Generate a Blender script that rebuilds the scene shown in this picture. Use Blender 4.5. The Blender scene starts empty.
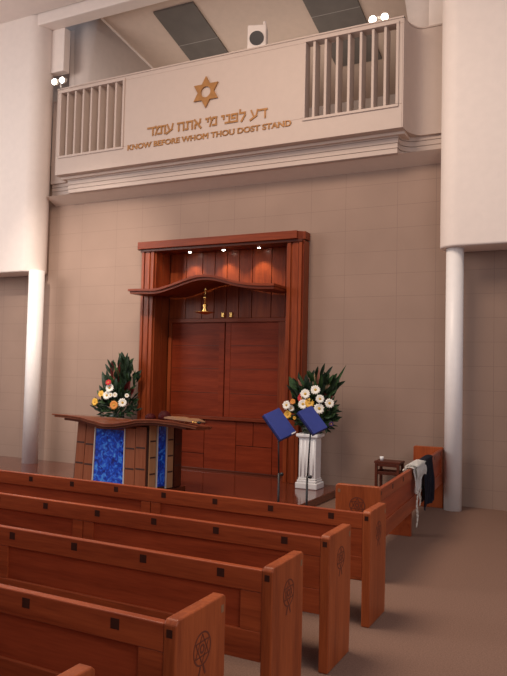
import bpy, bmesh, math, random
from mathutils import Vector, Matrix
random.seed(7)
S = bpy.context.scene
COL = S.collection
PI = math.pi

# ------------------------------------------------------------------ materials
def nodes(name):
    m = bpy.data.materials.new(name); m.use_nodes = True
    nt = m.node_tree; b = nt.nodes['Principled BSDF']
    return m, nt, b

def plain(name, col, rough=.5, metal=0., noise=0., nscale=8., bump=0., bscale=60., spec=.5, coat=0.):
    m, nt, b = nodes(name)
    b.inputs['Roughness'].default_value = rough; b.inputs['Metallic'].default_value = metal
    b.inputs['Specular IOR Level'].default_value = spec
    if coat:
        b.inputs['Coat Weight'].default_value = coat; b.inputs['Coat Roughness'].default_value = .15
    tc = nt.nodes.new('ShaderNodeTexCoord')
    n = nt.nodes.new('ShaderNodeTexNoise'); n.inputs['Scale'].default_value = nscale; n.inputs['Detail'].default_value = 4
    nt.links.new(tc.outputs['Object'], n.inputs['Vector'])
    r = nt.nodes.new('ShaderNodeValToRGB')
    c = Vector(col)
    r.color_ramp.elements[0].position = .3; r.color_ramp.elements[1].position = .7
    r.color_ramp.elements[0].color = (*(c*(1-noise)), 1); r.color_ramp.elements[1].color = (*[min(1, v*(1+noise)) for v in c], 1)
    nt.links.new(n.outputs['Fac'], r.inputs['Fac']); nt.links.new(r.outputs['Color'], b.inputs['Base Color'])
    if bump:
        n2 = nt.nodes.new('ShaderNodeTexNoise'); n2.inputs['Scale'].default_value = bscale; n2.inputs['Detail'].default_value = 3
        nt.links.new(tc.outputs['Object'], n2.inputs['Vector'])
        bp = nt.nodes.new('ShaderNodeBump'); bp.inputs['Strength'].default_value = bump; bp.inputs['Distance'].default_value = .01
        nt.links.new(n2.outputs['Fac'], bp.inputs['Height']); nt.links.new(bp.outputs['Normal'], b.inputs['Normal'])
    return m

def wood(name, dark, light, axis='X', rough=.35, scale=9., coat=.0, streak=.35, spec=.22):
    m, nt, b = nodes(name)
    b.inputs['Roughness'].default_value = rough; b.inputs['Specular IOR Level'].default_value = spec
    if coat:
        b.inputs['Coat Weight'].default_value = coat; b.inputs['Coat Roughness'].default_value = .12
    tc = nt.nodes.new('ShaderNodeTexCoord'); oi = nt.nodes.new('ShaderNodeObjectInfo')
    mul = nt.nodes.new('ShaderNodeMath'); mul.operation = 'MULTIPLY'; mul.inputs[1].default_value = 37.
    nt.links.new(oi.outputs['Random'], mul.inputs[0])
    add = nt.nodes.new('ShaderNodeVectorMath'); add.operation = 'ADD'
    nt.links.new(tc.outputs['Object'], add.inputs[0]); nt.links.new(mul.outputs[0], add.inputs[1])
    mp = nt.nodes.new('ShaderNodeMapping')
    s = {'X': (.07, 1, 1), 'Y': (1, .07, 1), 'Z': (1, 1, .07)}[axis]
    mp.inputs['Scale'].default_value = s
    nt.links.new(add.outputs[0], mp.inputs['Vector'])
    n = nt.nodes.new('ShaderNodeTexNoise'); n.inputs['Scale'].default_value = scale; n.inputs['Detail'].default_value = 5
    n.inputs['Distortion'].default_value = .7
    n2 = nt.nodes.new('ShaderNodeTexNoise'); n2.inputs['Scale'].default_value = scale*9; n2.inputs['Detail'].default_value = 3
    nt.links.new(mp.outputs[0], n.inputs['Vector']); nt.links.new(mp.outputs[0], n2.inputs['Vector'])
    mix = nt.nodes.new('ShaderNodeMix'); mix.data_type = 'FLOAT'; mix.inputs['Factor'].default_value = streak
    nt.links.new(n.outputs['Fac'], mix.inputs['A']); nt.links.new(n2.outputs['Fac'], mix.inputs['B'])
    r = nt.nodes.new('ShaderNodeValToRGB')
    r.color_ramp.elements[0].position = .32; r.color_ramp.elements[1].position = .68
    r.color_ramp.elements[0].color = (*dark, 1); r.color_ramp.elements[1].color = (*light, 1)
    nt.links.new(mix.outputs['Result'], r.inputs['Fac']); nt.links.new(r.outputs['Color'], b.inputs['Base Color'])
    return m

def emit(name, col, strength):
    m, nt, b = nodes(name)
    b.inputs['Base Color'].default_value = (*col, 1)
    b.inputs['Emission Color'].default_value = (*col, 1); b.inputs['Emission Strength'].default_value = strength
    return m

def tiled_wall(name, col, groove):
    """Large wall panels: level joints every 0.37 m, upright joints at uneven spacing mirrored about x=-4.6."""
    m, nt, b = nodes(name); L = nt.links
    b.inputs['Roughness'].default_value = .75; b.inputs['Specular IOR Level'].default_value = .25
    tc = nt.nodes.new('ShaderNodeTexCoord'); sp = nt.nodes.new('ShaderNodeSeparateXYZ')
    L.new(tc.outputs['Object'], sp.inputs[0])
    def M(op, a, bb=None):
        n = nt.nodes.new('ShaderNodeMath'); n.operation = op
        for i, v in enumerate((a, bb)):
            if v is None: continue
            if isinstance(v, (int, float)): n.inputs[i].default_value = v
            else: L.new(v, n.inputs[i])
        return n.outputs[0]
    z = sp.outputs['Z']; ax = M('ABSOLUTE', M('ADD', sp.outputs['X'], 4.6))
    fz = M('ABSOLUTE', M('SUBTRACT', M('FRACT', M('DIVIDE', M('SUBTRACT', z, .275), .37)), .5))
    hl = M('GREATER_THAN', fz, .5-.010)
    f1 = M('FRACT', M('DIVIDE', M('SUBTRACT', ax, 1.02), 1.5))
    v1 = M('LESS_THAN', M('ABSOLUTE', M('SUBTRACT', f1, .5)), .0026)          # joints at 1.77, 3.27 ... and 2.39, 3.89 ...
    f2 = M('FRACT', M('DIVIDE', M('SUBTRACT', ax, 1.64), 1.5))
    v2 = M('LESS_THAN', M('ABSOLUTE', M('SUBTRACT', f2, .5)), .0026)
    g = M('MAXIMUM', hl, M('MAXIMUM', v1, v2))
    n = nt.nodes.new('ShaderNodeTexNoise'); n.inputs['Scale'].default_value = 1.3; n.inputs['Detail'].default_value = 6
    L.new(tc.outputs['Object'], n.inputs['Vector'])
    r = nt.nodes.new('ShaderNodeValToRGB'); c = Vector(col)
    r.color_ramp.elements[0].position = .3; r.color_ramp.elements[1].position = .7
    r.color_ramp.elements[0].color = (*(c*.94), 1); r.color_ramp.elements[1].color = (*(c*1.06), 1)
    L.new(n.outputs['Fac'], r.inputs['Fac'])
    mx = nt.nodes.new('ShaderNodeMix'); mx.data_type = 'RGBA'
    L.new(g, mx.inputs['Factor']); L.new(r.outputs['Color'], mx.inputs['A']); mx.inputs['B'].default_value = (*groove, 1)
    L.new(mx.outputs['Result'], b.inputs['Base Color'])
    return m

PD, PL = (.205, .034, .011), (.41, .086, .026)
M = {}
M['pewX'] = wood('pew timber lengthwise', PD, PL, 'X', .38)
M['pewZ'] = wood('pew timber upright', (.20, .038, .011), (.40, .094, .027), 'Z', .42)
M['pewpanel'] = wood('pew panel timber', (.21, .031, .010), (.40, .072, .023), 'X', .42)
M['peg'] = wood('dark peg timber', (.035, .012, .008), (.06, .02, .012), 'Z', .4)
M['peglight'] = wood('pale peg timber', (.2, .1, .05), (.3, .15, .08), 'Z', .4)
M['carve'] = plain('carved dark line', (.12, .024, .010), .6)
M['arkZ'] = wood('ark timber upright', (.13, .02, .006), (.30, .062, .017), 'Z', .33)
M['arkX'] = wood('ark timber level', (.13, .02, .006), (.26, .050, .015), 'X', .4)
M['arkpanel'] = wood('ark panel timber', (.135, .017, .005), (.245, .036, .011), 'X', .42, spec=.15)
M['arkdark'] = wood('ark dark timber', (.06, .013, .007), (.13, .03, .012), 'X', .35)
M['platform'] = wood('polished platform boards', (.10, .022, .011), (.17, .04, .018), 'X', .13, coat=.5)
M['deskX'] = wood('desk top timber', (.13, .032, .016), (.27, .075, .032), 'X', .35)
M['deskZ'] = wood('desk panel timber', (.22, .065, .030), (.36, .125, .062), 'Z', .4)
M['deskpale'] = wood('pale inlay timber', (.36, .17, .075), (.48, .26, .13), 'Z', .4)
M['gap'] = plain('dark joint', (.05, .016, .01), .6)
M['stool'] = wood('stool timber', (.06, .016, .01), (.12, .03, .016), 'X', .4)
M['wall'] = tiled_wall('wall panels', (.315, .215, .168), (.25, .168, .132))
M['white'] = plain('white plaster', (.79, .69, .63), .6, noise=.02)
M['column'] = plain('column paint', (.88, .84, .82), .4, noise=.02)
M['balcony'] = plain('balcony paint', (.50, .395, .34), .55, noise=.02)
M['soffit'] = plain('soffit paint', (.62, .50, .42), .6, noise=.02)
M['ceil'] = plain('ceiling paint', (.60, .47, .39), .7, noise=.03)
M['alcove'] = plain('alcove wall paint', (.62, .53, .48), .7, noise=.03)
M['panel'] = plain('dark ceiling panel', (.13, .112, .10), .7, noise=.1, nscale=3)
M['seam'] = plain('panel seam', (.3, .27, .25), .6)
M['carpet'] = plain('brown carpet', (.225, .135, .10), .95, noise=.2, nscale=90, bump=.4, bscale=250, spec=.1)
M['brass'] = plain('brass lettering', (.36, .165, .05), .42, metal=.3, noise=.12, nscale=14)
M['gold'] = plain('polished brass', (.75, .46, .15), .25, metal=1.)
M['black'] = plain('black metal', (.012, .012, .014), .4)
M['grille'] = plain('speaker cone', (.05, .045, .045), .6)
M['plinth'] = plain('white pedestal plaster', (.80, .80, .80), .45, noise=.02)
M['bluecover'] = plain('blue cover', (.022, .04, .23), .5, noise=.1)
M['navyedge'] = plain('navy edge', (.012, .02, .085), .5)
M['tag'] = plain('white tag', (.85, .85, .85), .5)
M['cloth'] = plain('white cloth', (.88, .87, .84), .85, noise=.05, nscale=30)
M['fringe'] = plain('cream fringe', (.62, .57, .5), .9, noise=.1, nscale=40)
M['navy'] = plain('navy cloth', (.012, .013, .03), .9, noise=.3, nscale=20)
M['maroon'] = plain('maroon velvet', (.05, .003, .004), .6, noise=.3, spec=.15)
M['paper'] = plain('tan cover', (.33, .17, .085), .55, noise=.1, nscale=20)
M['vase'] = plain('dark vase', (.03, .04, .03), .4)
M['green1'] = plain('mid green leaf', (.05, .12, .035), .5, noise=.35, nscale=12)
M['green2'] = plain('deep green leaf', (.022, .05, .022), .5, noise=.35, nscale=12)
M['redleaf'] = plain('red brown leaf', (.16, .022, .02), .5, noise=.35, nscale=12)
M['petalw'] = plain('white petal', (.86, .84, .76), .6)
M['petaly'] = plain('yellow petal', (.80, .46, .06), .6)
M['petalo'] = plain('orange petal', (.72, .27, .05), .6)
M['petalr'] = plain('red petal', (.5, .015, .02), .6)
M['petalp'] = plain('purple petal', (.08, .03, .14), .6)
M['spike'] = plain('pink spike', (.62, .28, .20), .6, noise=.2)
M['spikec'] = plain('cream spike', (.66, .50, .30), .6, noise=.2)
M['yolk'] = plain('flower centre', (.6, .36, .06), .7)
M['lamp'] = emit('lit lamp', (1, .93, .8), 14)
M['down'] = emit('lit downlight', (1, .93, .8), 25)
M['lampbody'] = plain('lamp housing', (.7, .66, .6), .4)

def blue_glass():
    m, nt, b = nodes('blue art glass')
    b.inputs['Roughness'].default_value = .12; b.inputs['Coat Weight'].default_value = .4
    tc = nt.nodes.new('ShaderNodeTexCoord')
    v = nt.nodes.new('ShaderNodeTexVoronoi'); v.inputs['Scale'].default_value = 11
    n = nt.nodes.new('ShaderNodeTexNoise'); n.inputs['Scale'].default_value = 13; n.inputs['Detail'].default_value = 5; n.inputs['Distortion'].default_value = 1.2
    nt.links.new(tc.outputs['Object'], n.inputs['Vector'])
    r = nt.nodes.new('ShaderNodeValToRGB')
    e = r.color_ramp.elements
    e[0].position = .34; e[0].color = (.003, .02, .22, 1); e[1].position = .72; e[1].color = (.09, .42, 1, 1)
    k = e.new(.52); k.color = (.008, .09, .72, 1)
    nt.links.new(n.outputs['Fac'], r.inputs['Fac']); nt.links.new(r.outputs['Color'], b.inputs['Base Color'])
    return m
M['glass'] = blue_glass()

# ------------------------------------------------------------------ mesh helpers
def quadbox(bm, x0, x1, y0, y1, z0, z1):
    v = [bm.verts.new(p) for p in ((x0,y0,z0),(x1,y0,z0),(x1,y1,z0),(x0,y1,z0),(x0,y0,z1),(x1,y0,z1),(x1,y1,z1),(x0,y1,z1))]
    for f in ((0,3,2,1),(4,5,6,7),(0,1,5,4),(1,2,6,5),(2,3,7,6),(3,0,4,7)): bm.faces.new([v[i] for i in f])
def box(*a):
    bm = bmesh.new(); quadbox(bm, *a); return bm
def boxes(lst):
    bm = bmesh.new()
    for a in lst: quadbox(bm, *a)
    return bm
def tube(bm, p0, p1, r0, r1=None, seg=14, caps=True):
    r1 = r0 if r1 is None else r1
    p0, p1 = Vector(p0), Vector(p1); d = (p1-p0).normalized()
    a = d.orthogonal().normalized(); b = d.cross(a)
    A = [bm.verts.new(p0+r0*(math.cos(2*PI*i/seg)*a+math.sin(2*PI*i/seg)*b)) for i in range(seg)]
    B = [bm.verts.new(p1+r1*(math.cos(2*PI*i/seg)*a+math.sin(2*PI*i/seg)*b)) for i in range(seg)]
    for i in range(seg): bm.faces.new((A[i], A[(i+1)%seg], B[(i+1)%seg], B[i]))
    if caps: bm.faces.new(A[::-1]); bm.faces.new(B)
    return bm
def lathe(bm, prof, c=(0,0,0), seg=24, M4=None):
    rings = []
    for r, z in prof:
        ring = []
        for i in range(seg):
            p = Vector((r*math.cos(2*PI*i/seg), r*math.sin(2*PI*i/seg), z))
            if M4: p = M4 @ p
            ring.append(bm.verts.new(p+Vector(c)))
        rings.append(ring)
    for A, B in zip(rings, rings[1:]):
        for i in range(seg): bm.faces.new((A[i], A[(i+1)%seg], B[(i+1)%seg], B[i]))
    bm.faces.new(rings[0][::-1]); bm.faces.new(rings[-1])
    return bm
def prism(bm, poly, fn0, fn1):
    """poly of 2D points; fn0/fn1 map a 2D point to the two end caps."""
    A = [bm.verts.new(fn0(*p)) for p in poly]; B = [bm.verts.new(fn1(*p)) for p in poly]
    n = len(poly)
    for i in range(n): bm.faces.new((A[i], A[(i+1)%n], B[(i+1)%n], B[i]))
    bm.faces.new(A[::-1]); bm.faces.new(B)
    return bm
def strip(bm, pts_a, pts_b):
    A = [bm.verts.new(p) for p in pts_a]; B = [bm.verts.new(p) for p in pts_b]
    for i in range(len(A)-1): bm.faces.new((A[i], A[i+1], B[i+1], B[i]))
    return bm

def obj(name, bm, mat, parent=None, origin=None, bevel=0., smooth=False, seg=2):
    """Link bm as ONE mesh; world coordinates are turned into the parent's frame by origin."""
    if origin is not None: bmesh.ops.translate(bm, verts=bm.verts, vec=-Vector(origin))
    bmesh.ops.recalc_face_normals(bm, faces=bm.faces)
    me = bpy.data.meshes.new(name); bm.to_mesh(me); bm.free()
    me.materials.append(M[mat] if isinstance(mat, str) else mat)
    o = bpy.data.objects.new(name, me); COL.objects.link(o)
    if parent is not None: o.parent = parent
    if smooth:
        for p in me.polygons: p.use_smooth = True
    if bevel:
        md = o.modifiers.new('edge', 'BEVEL'); md.width = bevel; md.segments = seg; md.limit_method = 'ANGLE'; md.angle_limit = math.radians(40)
    return o
def tag(o, label, cat, group=None, kind=None):
    o['label'] = label; o['category'] = cat
    if group: o['group'] = group
    if kind: o['kind'] = kind
    return o
def thing(name, label, cat, loc=(0,0,0), rz=0., group=None):
    o = bpy.data.objects.new(name, None); COL.objects.link(o); o.empty_display_size = .1
    o.location = loc; o.rotation_euler = (0, 0, rz)
    return tag(o, label, cat, group)
def struct(name, bm, mat, label=None, cat=None, **k):
    o = obj(name, bm, mat, **k); o['kind'] = 'structure'
    o['label'] = label or name.replace('_', ' '); o['category'] = cat or name.split('_')[0]
    return o
def copy_tree(o, parent=None):
    c = o.copy(); COL.objects.link(c)
    if parent is not None: c.parent = parent
    for ch in [x for x in list(COL.objects) if x.parent == o]: copy_tree(ch, c)
    return c

CX = -4.6           # axis of the wall, balcony and ark
PZ = .12            # platform height

# ------------------------------------------------------------------ the setting
struct('floor', box(-16, 7, -9, 6, -.2, 0), 'carpet', 'brown carpeted floor', 'floor')
# back wall with the niche for the ark
struct('wall_back', boxes([(-16, -6.0, 5.5, 5.7, 0, 6.2), (-3.14, 7, 5.5, 5.7, 0, 6.2), (-6.0, -3.14, 5.5, 5.7, 4.28, 6.2)]), 'wall', 'tan panelled back wall', 'wall')
struct('floor_wood', box(-15, -7.0, .9, 5.5, 0, .03), 'platform', 'low polished timber floor left of the platform', 'floor')

def stadium(x_end, sgn, yc=5.2, r=.3, far=8.):
    """plan outline: straight faces with one half-round end at x_end; sgn=+1 means the round end is on the right."""
    pts = [(x_end-sgn*r-sgn*far, yc-r)]
    for i in range(25):
        a = -PI/2+PI*i/24
        pts.append((x_end-sgn*r+sgn*r*math.cos(a), yc+r*math.sin(a)))
    pts.append((x_end-sgn*r-sgn*far, yc+r))
    return pts
def wallbox(name, x_end, sgn, z0, z1, label):
    o = struct(name, prism(bmesh.new(), stadium(x_end, sgn), lambda x, y: (x, y, z0), lambda x, y: (x, y, z1)), 'white', label, 'wall', bevel=.03, seg=3)
    return o
wallbox('wall_left', -8.62, 1, 3.88, 9.3, 'white upper wall with rounded end at left, over the left column')
wallbox('wall_right', -.575, -1, 3.88, 9.3, 'white upper wall with rounded end at right, over the right column')

# ceiling of the loft behind the balcony: slopes down to the back
def zc(y): return 9.3-math.tan(math.radians(15))*(y-5.5)
bm = bmesh.new()
v = [bm.verts.new(p) for p in ((-7.72, 5.2, zc(5.2)), (-1.46, 5.2, zc(5.2)), (-1.46, 9.5, zc(9.5)), (-7.3, 9.5, zc(9.5)))]
w = [bm.verts.new(p.co+Vector((0, 0, .1))) for p in v]
bm.faces.new(v); bm.faces.new(w)
for i in range(4): bm.faces.new((v[i], v[(i+1)%4], w[(i+1)%4], w[i]))
struct('ceiling', bm, 'ceil', 'sloping ceiling above the balcony loft', 'ceiling')
def sidewall(name, sgn, label):
    f = lambda x: -4.59+sgn*(x+4.59)
    bm = bmesh.new()
    a, b, c, d, e = [bm.verts.new((f(x), y, z)) for x, y, z in ((-8.32, 5.62, 9.3), (-7.72, 5.62, 9.3), (-7.32, 9.5, zc(9.5)+.02), (-7.9, 9.5, 5.4), (-8.32, 5.62, 5.4))]
    bm.faces.new((a, b, e)); bm.faces.new((b, c, d, e))
    o = struct(name, bm, 'alcove', label, 'wall', smooth=True)
    md = o.modifiers.new('thickness', 'SOLIDIFY'); md.thickness = .06; md.offset = -1 if sgn > 0 else 1
sidewall('wall_left_loft', 1, 'grey side wall of the loft, left')
sidewall('wall_right_loft', -1, 'grey side wall of the loft, right')
struct('wall_back_loft', box(-9, 0, 9.5, 9.6, 5.4, 9), 'alcove', 'wall at the back of the loft', 'wall')
struct('trim_1', tube(bmesh.new(), (-7.70, 5.64, zc(5.64)-.02), (-7.43, 8.2, zc(8.2)-.02), .035, seg=8), 'white', 'pale cove line between loft wall and ceiling', 'trim')
struct('trim_2', boxes([(-8.75, -.4, 4.93, 5.25, 8.97, 9.35)]), 'white', 'white beam across the opening over the balcony', 'trim', bevel=.02)
struct('ceiling_nave', box(-16, 7, 2.2, 4.9, 9.2, 9.35), 'white', 'white ceiling in front of the balcony beam', 'ceiling')
struct('wall_left_loft_end', box(-9.4, -8.2, 5.8, 5.9, 5.7, 9.4), 'alcove', 'narrow grey wall at the left end of the loft', 'wall')
struct('wall_right_loft_end', box(-1.0, .1, 5.8, 5.9, 5.7, 9.4), 'alcove', 'narrow grey wall at the right end of the loft', 'wall')
struct('trim_5', box(-9.2, -8.27, 5.22, 5.4, 8.06, 8.97), 'white', 'white boxed panel under the left end of the beam', 'trim', bevel=.015)
struct('trim_3', box(-8.45, -8.3, 5.6, 5.75, 5.75, 9.1), 'white', 'upright white trim at the left end of the loft', 'trim')
struct('trim_4', box(-.88, -.45, 5.58, 5.7, 5.75, 9.2), 'white', 'upright white trim at the right end of the loft', 'trim')

# dark panels on the loft ceiling
for (x0, x1, ys, lab) in ((-6.5, -5.55, (5.83, 6.8, 8.3), 'dark grey ceiling panel, the larger one above the star emblem'),
                          (-3.45, -2.46, (5.83, 6.83, 8.3), 'dark grey ceiling panel above the right balcony grille')):
    y0 = ys[0]; t = thing('ceiling_panel', lab, 'ceiling panel', (x0, y0, zc(y0)), 0, 'dark ceiling panels')
    for a, b in ((ys[0], ys[1]-.012), (ys[1]+.012, ys[2])):
        bm = prism(bmesh.new(), [(a, zc(a)), (b, zc(b)), (b, zc(b)-.04), (a, zc(a)-.04)], lambda y, z: (x0, y, z), lambda y, z: (x1, y, z))
        obj('panel_board', bm, 'panel', t, (x0, y0, zc(y0)))
    a, b = ys[1]-.012, ys[1]+.012
    bm = prism(bmesh.new(), [(a, zc(a)), (b, zc(b)), (b, zc(b)-.035), (a, zc(a)-.035)], lambda y, z: (x0, y, z), lambda y, z: (x1, y, z))
    obj('seam_strip', bm, 'seam', t, (x0, y0, zc(y0)))

# columns
def column(x, y, z0, lab, r=.128):
    t = obj('column', lathe(bmesh.new(), [(r, z0), (r, 3.9)], (0, 0, 0), 40), 'column', smooth=False)
    for p in t.data.polygons: p.use_smooth = abs(p.normal.z) < .5
    t.location = (x, y, 0)
    tag(t, lab, 'column', 'round white columns'); return t
column(-.345, 5.13, 0, 'round white column standing on the carpet at right, beside the sideways pew')
column(-8.62, 5.05, .03, 'round white column at far left, behind the reading desk', .155)

# ------------------------------------------------------------------ balcony
B = thing('balcony', 'white choir balcony with two slatted grilles, gold star and gold lettering', 'balcony', (CX, 5.0, 5.4))
BO = (CX, 5.0, 5.4)
YF, YB = 4.9, 5.08
L1, R1 = -8.1, -1.1
Zb, Zt = 5.765, 7.49
gl, gr = (-7.98, -6.47), (-2.73, -1.22)
gz = (6.14, 7.41)
e_ = .02
bm = boxes([(L1+e_, R1-e_, YF, YB, Zb, gz[0]), (L1+e_, R1-e_, YF, YB, gz[1], Zt), (gl[1], gr[0], YF, YB, gz[0], gz[1]),
            (L1+e_, gl[0], YF, YB, gz[0], gz[1]), (gr[1], R1-e_, YF, YB, gz[0], gz[1])])
def cove(side, x0, y0, r, x_far, n=14, rx=.19):
    """plan curve: from the front corner straight back, then a hollow quarter round, then outwards to x_far."""
    pts = [(x0, y0)]
    for i in range(n+1):
        a = PI-PI/2*i/n
        pts.append((x0+side*(rx+rx*math.cos(a)), y0+.06+r*math.sin(a)))
    pts.append((x_far, y0+.06+r)); return pts
for side, x0, xf in ((1, R1, -.5), (-1, L1, -8.66)):
    p = cove(side, x0, YF, .42, xf)
    poly = p+[(xf, p[-1][1]+.12), (x0-side*.02, p[-1][1]+.12), (x0-side*.02, YF)]
    prism(bm, poly, lambda x, y: (x, y, Zb), lambda x, y: (x, y, Zt))
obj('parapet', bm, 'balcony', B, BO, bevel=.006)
bm = boxes([(L1-.0, R1+.0, YF-.012, YB+.012, Zt, Zt+.025)])
for side, x0, xf in ((1, R1, -.5), (-1, L1, -8.66)):
    p = cove(side, x0, YF-.012, .42, xf)
    poly = p+[(xf, p[-1][1]+.14), (x0-side*.02, p[-1][1]+.14), (x0-side*.02, YF)]
    prism(bm, poly, lambda x, y: (x, y, Zt), lambda x, y: (x, y, Zt+.025))
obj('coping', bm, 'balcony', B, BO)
for (a, b) in (gl, gr):
    f = .045
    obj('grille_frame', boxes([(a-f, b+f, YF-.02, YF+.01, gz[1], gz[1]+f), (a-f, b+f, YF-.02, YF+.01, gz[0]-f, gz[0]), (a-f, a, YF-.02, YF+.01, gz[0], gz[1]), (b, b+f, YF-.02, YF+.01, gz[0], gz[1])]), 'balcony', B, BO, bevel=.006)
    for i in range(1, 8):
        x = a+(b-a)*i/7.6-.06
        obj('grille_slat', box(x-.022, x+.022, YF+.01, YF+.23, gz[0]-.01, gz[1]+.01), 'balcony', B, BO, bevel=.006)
# floor slab and stepped moulding under the parapet
obj('floor_slab', box(-8.55, -.6, 5.46, 9.4, 5.44, 5.74), 'soffit', B, BO)
obj('soffit', box(L1+.02, R1-.02, YB-.02, 5.5, 5.72, 5.775), 'soffit', B, BO)
for i in range(4):
    o_ = .03-.006*i; z1 = 5.775-.082*i; z0 = z1-.076
    bm = bmesh.new()
    for k, (zz0, zz1, oo) in enumerate(((z0, z1, o_), (z0-.006, z0, o_-.02))):
        xl, xr = -7.94-oo, -1.26+oo
        pr = cove(1, xr, 5.15-oo, .25, -.5, rx=.22); pl = cove(-1, xl, 5.15-oo, .25, -8.66, rx=.22)
        poly = pl[::-1]+pr+[(-.5, 5.5), (-8.66, 5.5)]
        prism(bm, poly, lambda x, y: (x, y, zz0), lambda x, y: (x, y, zz1))
    obj('moulding', bm, 'balcony', B, BO, bevel=.008)
obj('soffit', prism(bmesh.new(), [(5.2, 5.455), (5.5, 5.455), (5.5, 5.32)], lambda y, z: (-8.6, y, z), lambda y, z: (-.55, y, z)), 'soffit', B, BO)

# star of David: filled six-pointed star with a round hole
bm = bmesh.new(); Rr = .285; sx, sz = -4.63, 6.885
outer = []
for i in range(12):
    a = PI/2+i*PI/6; r = Rr if i % 2 == 0 else Rr/math.sqrt(3)
    outer.append((r*math.cos(a), r*math.sin(a)))
dense = []
for i in range(12):
    p, q2 = outer[i], outer[(i+1) % 12]
    for t in (0, .25, .5, .75): dense.append((p[0]+(q2[0]-p[0])*t, p[1]+(q2[1]-p[1])*t))
inner = []
for (x, z) in dense:
    a = math.atan2(z, x); inner.append((.098*math.cos(a), .098*math.sin(a)))
rows = {}
for key, pts in (('o', dense), ('i', inner)):
    for yy in (YF-.03, YF-.0005): rows[key, yy] = [bm.verts.new((sx+x, yy, sz+z)) for x, z in pts]
n = len(dense); ya, yb = YF-.03, YF-.0005
for i in range(n):
    j = (i+1) % n
    bm.faces.new((rows['o', ya][i], rows['o', ya][j], rows['i', ya][j], rows['i', ya][i]))
    bm.faces.new((rows['o', ya][i], rows['o', ya][j], rows['o', yb][j], rows['o', yb][i]))
    bm.faces.new((rows['i', ya][i], rows['i', ya][j], rows['i', yb][j], rows['i', yb][i]))
    bm.faces.new((rows['o', yb][i], rows['o', yb][j], rows['i', yb][j], rows['i', yb][i]))
st = obj('star_of_david', bm, 'brass', B, BO); st['label'] = 'gold six-pointed star'

def lettering(name, body, x0, x1, zbase, height, label, bold=.0):
    """raised letters, each one its own part of the balcony"""
    cu = bpy.data.curves.new(name, 'FONT'); cu.body = body; cu.size = 1.; cu.extrude = .02; cu.bevel_depth = bold; cu.bevel_resolution = 0
    tmp = bpy.data.objects.new(name, cu); COL.objects.link(tmp)
    bpy.context.view_layer.update()
    dg = bpy.context.evaluated_depsgraph_get()
    me = bpy.data.meshes.new_from_object(tmp.evaluated_get(dg))
    bpy.data.objects.remove(tmp)
    bm = bmesh.new(); bm.from_mesh(me)
    bmesh.ops.remove_doubles(bm, verts=bm.verts, dist=1e-5)
    xs = [v.co.x for v in bm.verts]; zs = [v.co.y for v in bm.verts]; ds = [v.co.z for v in bm.verts]
    a, b, c, d = min(xs), max(xs), min(zs), max(zs); e0, e1 = min(ds), max(ds)
    for v in bm.verts:
        v.co = Vector((x0+(v.co.x-a)/(b-a)*(x1-x0), YF-.0005-.014*(v.co.z-e0)/(e1-e0), zbase+(v.co.y-c)/(d-c)*height))
    # split into glyphs: connected pieces, joined when they overlap sideways
    seen, isl = set(), []
    bm.verts.ensure_lookup_table()
    for v in bm.verts:
        if v.index in seen: continue
        st_, g = [v], []
        seen.add(v.index)
        while st_:
            q = st_.pop(); g.append(q.index)
            for e in q.link_edges:
                o2 = e.other_vert(q)
                if o2.index not in seen: seen.add(o2.index); st_.append(o2)
        xx = [bm.verts[k].co.x for k in g]; isl.append([min(xx), max(xx), set(g)])
    isl.sort(key=lambda t: t[0]); merged = []
    for t_ in isl:
        if merged and t_[0] < merged[-1][1]-.35*(t_[1]-t_[0]): merged[-1][1] = max(merged[-1][1], t_[1]); merged[-1][2] |= t_[2]
        else: merged.append(t_)
    for _, _, g in merged:
        b2 = bmesh.new(); mp = {}
        for k in g: mp[k] = b2.verts.new(bm.verts[k].co)
        for f in bm.faces:
            if f.verts[0].index in g: b2.faces.new([mp[v.index] for v in f.verts])
        o = obj(name, b2, 'brass', B, BO); o['label'] = label
    bm.free()
HEB = {  # strokes in a unit-high cell: (width, [polylines])
    'dalet': (.78, [[(0, .93), (.78, .93)], [(.62, .93), (.62, 0)]]),
    'ayin': (.78, [[(.06, 1), (.34, .3)], [(.74, 1), (.62, .35), (.0, -.06)]]),
    'lamed': (.66, [[(.07, 1.3), (.07, .93), (.6, .93), (.6, .62), (.26, 0)]]),
    'pe': (.74, [[(.36, .52), (.08, .52), (.08, .93), (.66, .93), (.66, .07), (.0, .07)]]),
    'nun': (.46, [[(.12, .93), (.40, .93), (.40, .07), (.0, .07)]]),
    'yod': (.26, [[(.0, .93), (.2, .93), (.2, .55)]]),
    'mem': (.82, [[(.05, 1), (.22, .68), (.03, 0)], [(.22, .68), (.42, .93), (.74, .93), (.74, .07), (.38, .07)]]),
    'alef': (.82, [[(.05, 1), (.77, 0)], [(.70, 1), (.68, .66), (.5, .42)], [(.1, 0), (.12, .38), (.32, .6)]]),
    'tav': (.86, [[(.12, .93), (.78, .93), (.78, 0)], [(.24, .93), (.24, .07), (.04, .07)]]),
    'he': (.78, [[(.0, .93), (.70, .93), (.70, 0)], [(.12, .66), (.12, 0)]]),
    'vav': (.26, [[(.0, .93), (.2, .93), (.2, 0)]])}
LINE = ['dalet', 'ayin', None, 'lamed', 'pe', 'nun', 'yod', None, 'mem', 'yod', None, 'alef', 'tav', 'he', None, 'ayin', 'vav', 'mem', 'dalet']
adv = [(.42 if k is None else HEB[k][0]+.16) for k in LINE]
HX1, HX0, HH, HZ = -3.43, -5.86, .15, 6.262
su = (HX1-HX0)/(sum(adv)-.16)
cur = HX1
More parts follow.
